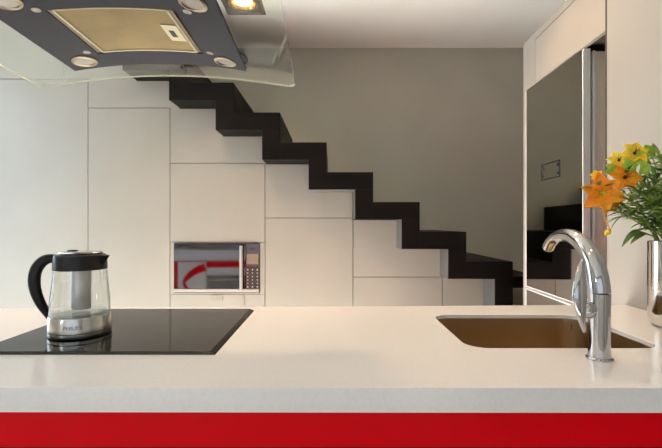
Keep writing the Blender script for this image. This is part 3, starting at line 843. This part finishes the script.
plate(-.489,-.443,1.222,1.318,.0005,.004)
sb_ = bmesh.new(); keep = bm; bm = sb_
plate(X0-.021,X0-.0035,oy0+.004,oy1-.004,.003,.003); plate(X1+.0035,X1+.014,oy0+.004,oy1-.004,.003,.003)
obj('filter_surround', bm, M['bronze'], hd); bm = keep
fl_ = obj('filter_latch', bm, M['filter_trim'], hd, label='cream latch plate')
bm = bmesh.new(); plate(-.476,-.461,1.253,1.292,-.0005,.001)
obj('latch_slot', bm, M['black_plastic'], fl_)
for (x,Y,r) in ((-.827,1.437,.039),(-.356,1.438,.036),(-.818,1.077,.036),(-.350,1.085,.036)):
    lp = obj('lamp_ring', disc_on(hz,x,Y,r,-.004,.005,r_in=r*.78), M['ring'], hd, smooth=False)
    ln = obj('lamp_lens', disc_on(hz,x,Y,r*.77,-.002,.003), M['lens'], lp)
for (x,Y) in ((-.776,1.126),(-.787,1.38),(-.38,1.131),(-.391,1.382)):
    obj('screw_cap', disc_on(hz,x,Y,.0115,-.002,.003,20), M['lens'], hd)
# glass canopy with rounded far corners
hw = .487; gxc = lambda Y: xc(Y)-.022
bm = bmesh.new()
outl = []
n = 8; R = .045; Yn, Yf = .72, 1.645
Ys = frange(Yn, Yf-R, 14)+[Yf-R+R*math.sin(PI/2*k/6) for k in range(1,7)]
ring_l=[]; rows=[]
for Y in Ys:
    d = max(0, Y-(Yf-R)); w = hw-R+math.sqrt(max(0,R*R-d*d))
    rows.append([(gxc(Y)+w*(2*j/24-1), Y) for j in range(25)])
for tt in (0,.006):
    rows_v = [[bm.verts.new((x,y,gz(x,y)+tt)) for x,y in r] for r in rows]
    for a,b_ in zip(rows_v,rows_v[1:]):
        for j in range(24): bm.faces.new((a[j],a[j+1],b_[j+1],b_[j]))
    if tt == 0: L0 = rows_v
    else: L1 = rows_v
def loop(R_): return [r[0] for r in R_]+R_[-1][1:-1]+[r[-1] for r in R_[::-1]]+R_[0][-2:0:-1]
a,b_ = loop(L0),loop(L1)
for i in range(len(a)):
    f = bm.faces.new((a[i],a[(i+1)%len(a)],b_[(i+1)%len(a)],b_[i])); f.material_index = 1
obj('glass_canopy', bm, [M['canopy'],M['canopy_edge']], hd, smooth=False)
bm = bmesh.new(); q = []
cx_, cy_ = xc(1.43)+.283, 1.425
tube(bm, [(cx_+.03*math.sin(t*PI/10), cy_+.055*-math.cos(t*PI/10), gz(cx_,cy_)-.004) for t in range(11)], .004, 8)
obj('glass_clamp', bm, M['hood_paint'], hd, smooth=True)
obj('motor_housing', BX(-.80,-.40,1.0,1.44,1.80,1.88), M['hood_paint'], hd, bevel=.004)
obj('chimney', BX(-.745,-.455,1.10,1.36,1.8805,CEIL), M['steel'], hd, bevel=.003)

# ------------------------------------------------------------------ recessed spotlights
def spotlight(x, y, label, on=True):
    t = thing('recessed_spotlight', label, 'spotlight', (x,y,CEIL), 'square recessed spotlights in the ceiling')
    bm = bmesh.new(); h=HS-.002
    for (a,b,c,d) in ((-h,h,-h,-h+.02),(-h,h,h-.02,h),(-h,-h+.02,-h+.02,h-.02),(h-.02,h,-h+.02,h-.02)):
        box(bm, x+a,x+b,y+c,y+d,CEIL-.003,CEIL+.09)
    box(bm, x-h,x+h,y-h,y+h,CEIL+.0905,CEIL+.098)
    obj('housing', bm, M['bronze'], t)
    rf_ = obj('reflector', lathe([(.095,CEIL+.004),(.112,CEIL+.004),(.112,CEIL+.016),(.085,CEIL+.06),(.03,CEIL+.075),(.025,CEIL+.068),(.076,CEIL+.05),(.095,CEIL+.012)], x,y,36,cap=False), M['gold'], t, smooth=True)
    obj('bulb', lathe([(0,CEIL+.012),(.04,CEIL+.014),(.066,CEIL+.024),(.066,CEIL+.034),(0,CEIL+.034)], x,y,32,cap=False), M['bulb'], rf_, smooth=True)
    return t
labs = ['lit square recessed spotlight in the ceiling just right of the hood']+['lit square recessed spotlight in the ceiling out of view']*5
for (x,y),l in zip(SPOTS, labs): spotlight(x,y,l)

def lamp(name, typ, loc, energy, col, **k):
    l = bpy.data.lights.new(name, typ); l.energy = energy; l.color = col
    o = bpy.data.objects.new(name, l); COL.objects.link(o); o.location = loc
    for a,b in k.items():
        if a != 'rot': setattr(l, a, b)
    if 'rot' in k: o.rotation_euler = k['rot']
    return o
WARM = (1.0,.62,.31)
E = {0:40, 1:82, 2:60, 3:1, 4:2, 5:2}
for i,(x,y) in enumerate(SPOTS):
    lamp('spotlight_beam','SPOT',(x,y,CEIL-.005), E[i], WARM, spot_size=math.radians(112), spot_blend=.6, shadow_soft_size=.045)
# added area lamps standing in for daylight at the invented, unseen windows
COOL = (.72,.87,1.0)
lamp('added_daylight','AREA',(XL+.02,2.37,1.35), 38, COOL, shape='RECTANGLE', size=2.4, size_y=1.4, rot=(0,-PI/2,0))
lamp('added_daylight','AREA',(XL+.02,-1.7,2.02), 10, COOL, shape='RECTANGLE', size=.5, size_y=.35, rot=(0,-PI/2,0))
lamp('added_daylight','AREA',(-.65,YB+.02,1.65), 3, COOL, shape='RECTANGLE', size=3.0, size_y=1.6, rot=(PI/2,0,0))

lamp('bounce_sun','SUN',(-6,-1,6), 62, (.93,.97,1), angle=.01, rot=Vector((1,0,-.70)).to_track_quat('-Z','Y').to_euler())  # added sunlight; its patch on the aisle floor bounces up to the ceiling
w = bpy.data.worlds.new('sky'); S.world = w; w.use_nodes = True
w.node_tree.nodes['Background'].inputs[0].default_value = (.82,.9,1,1)
w.node_tree.nodes['Background'].inputs[1].default_value = .9

cam = bpy.data.cameras.new('camera'); co = bpy.data.objects.new('camera', cam); COL.objects.link(co)
cam.sensor_width = 36; cam.lens = F/662*36; co.location = (0,0,CZ); co.rotation_euler = (PI/2,0,0); cam.clip_start = .02
S.camera = co
S.view_settings.view_transform = 'Standard'; S.view_settings.look = 'None'
S.view_settings.gamma = 1; S.view_settings.use_curve_mapping = False
S.view_settings.exposure = -0.08
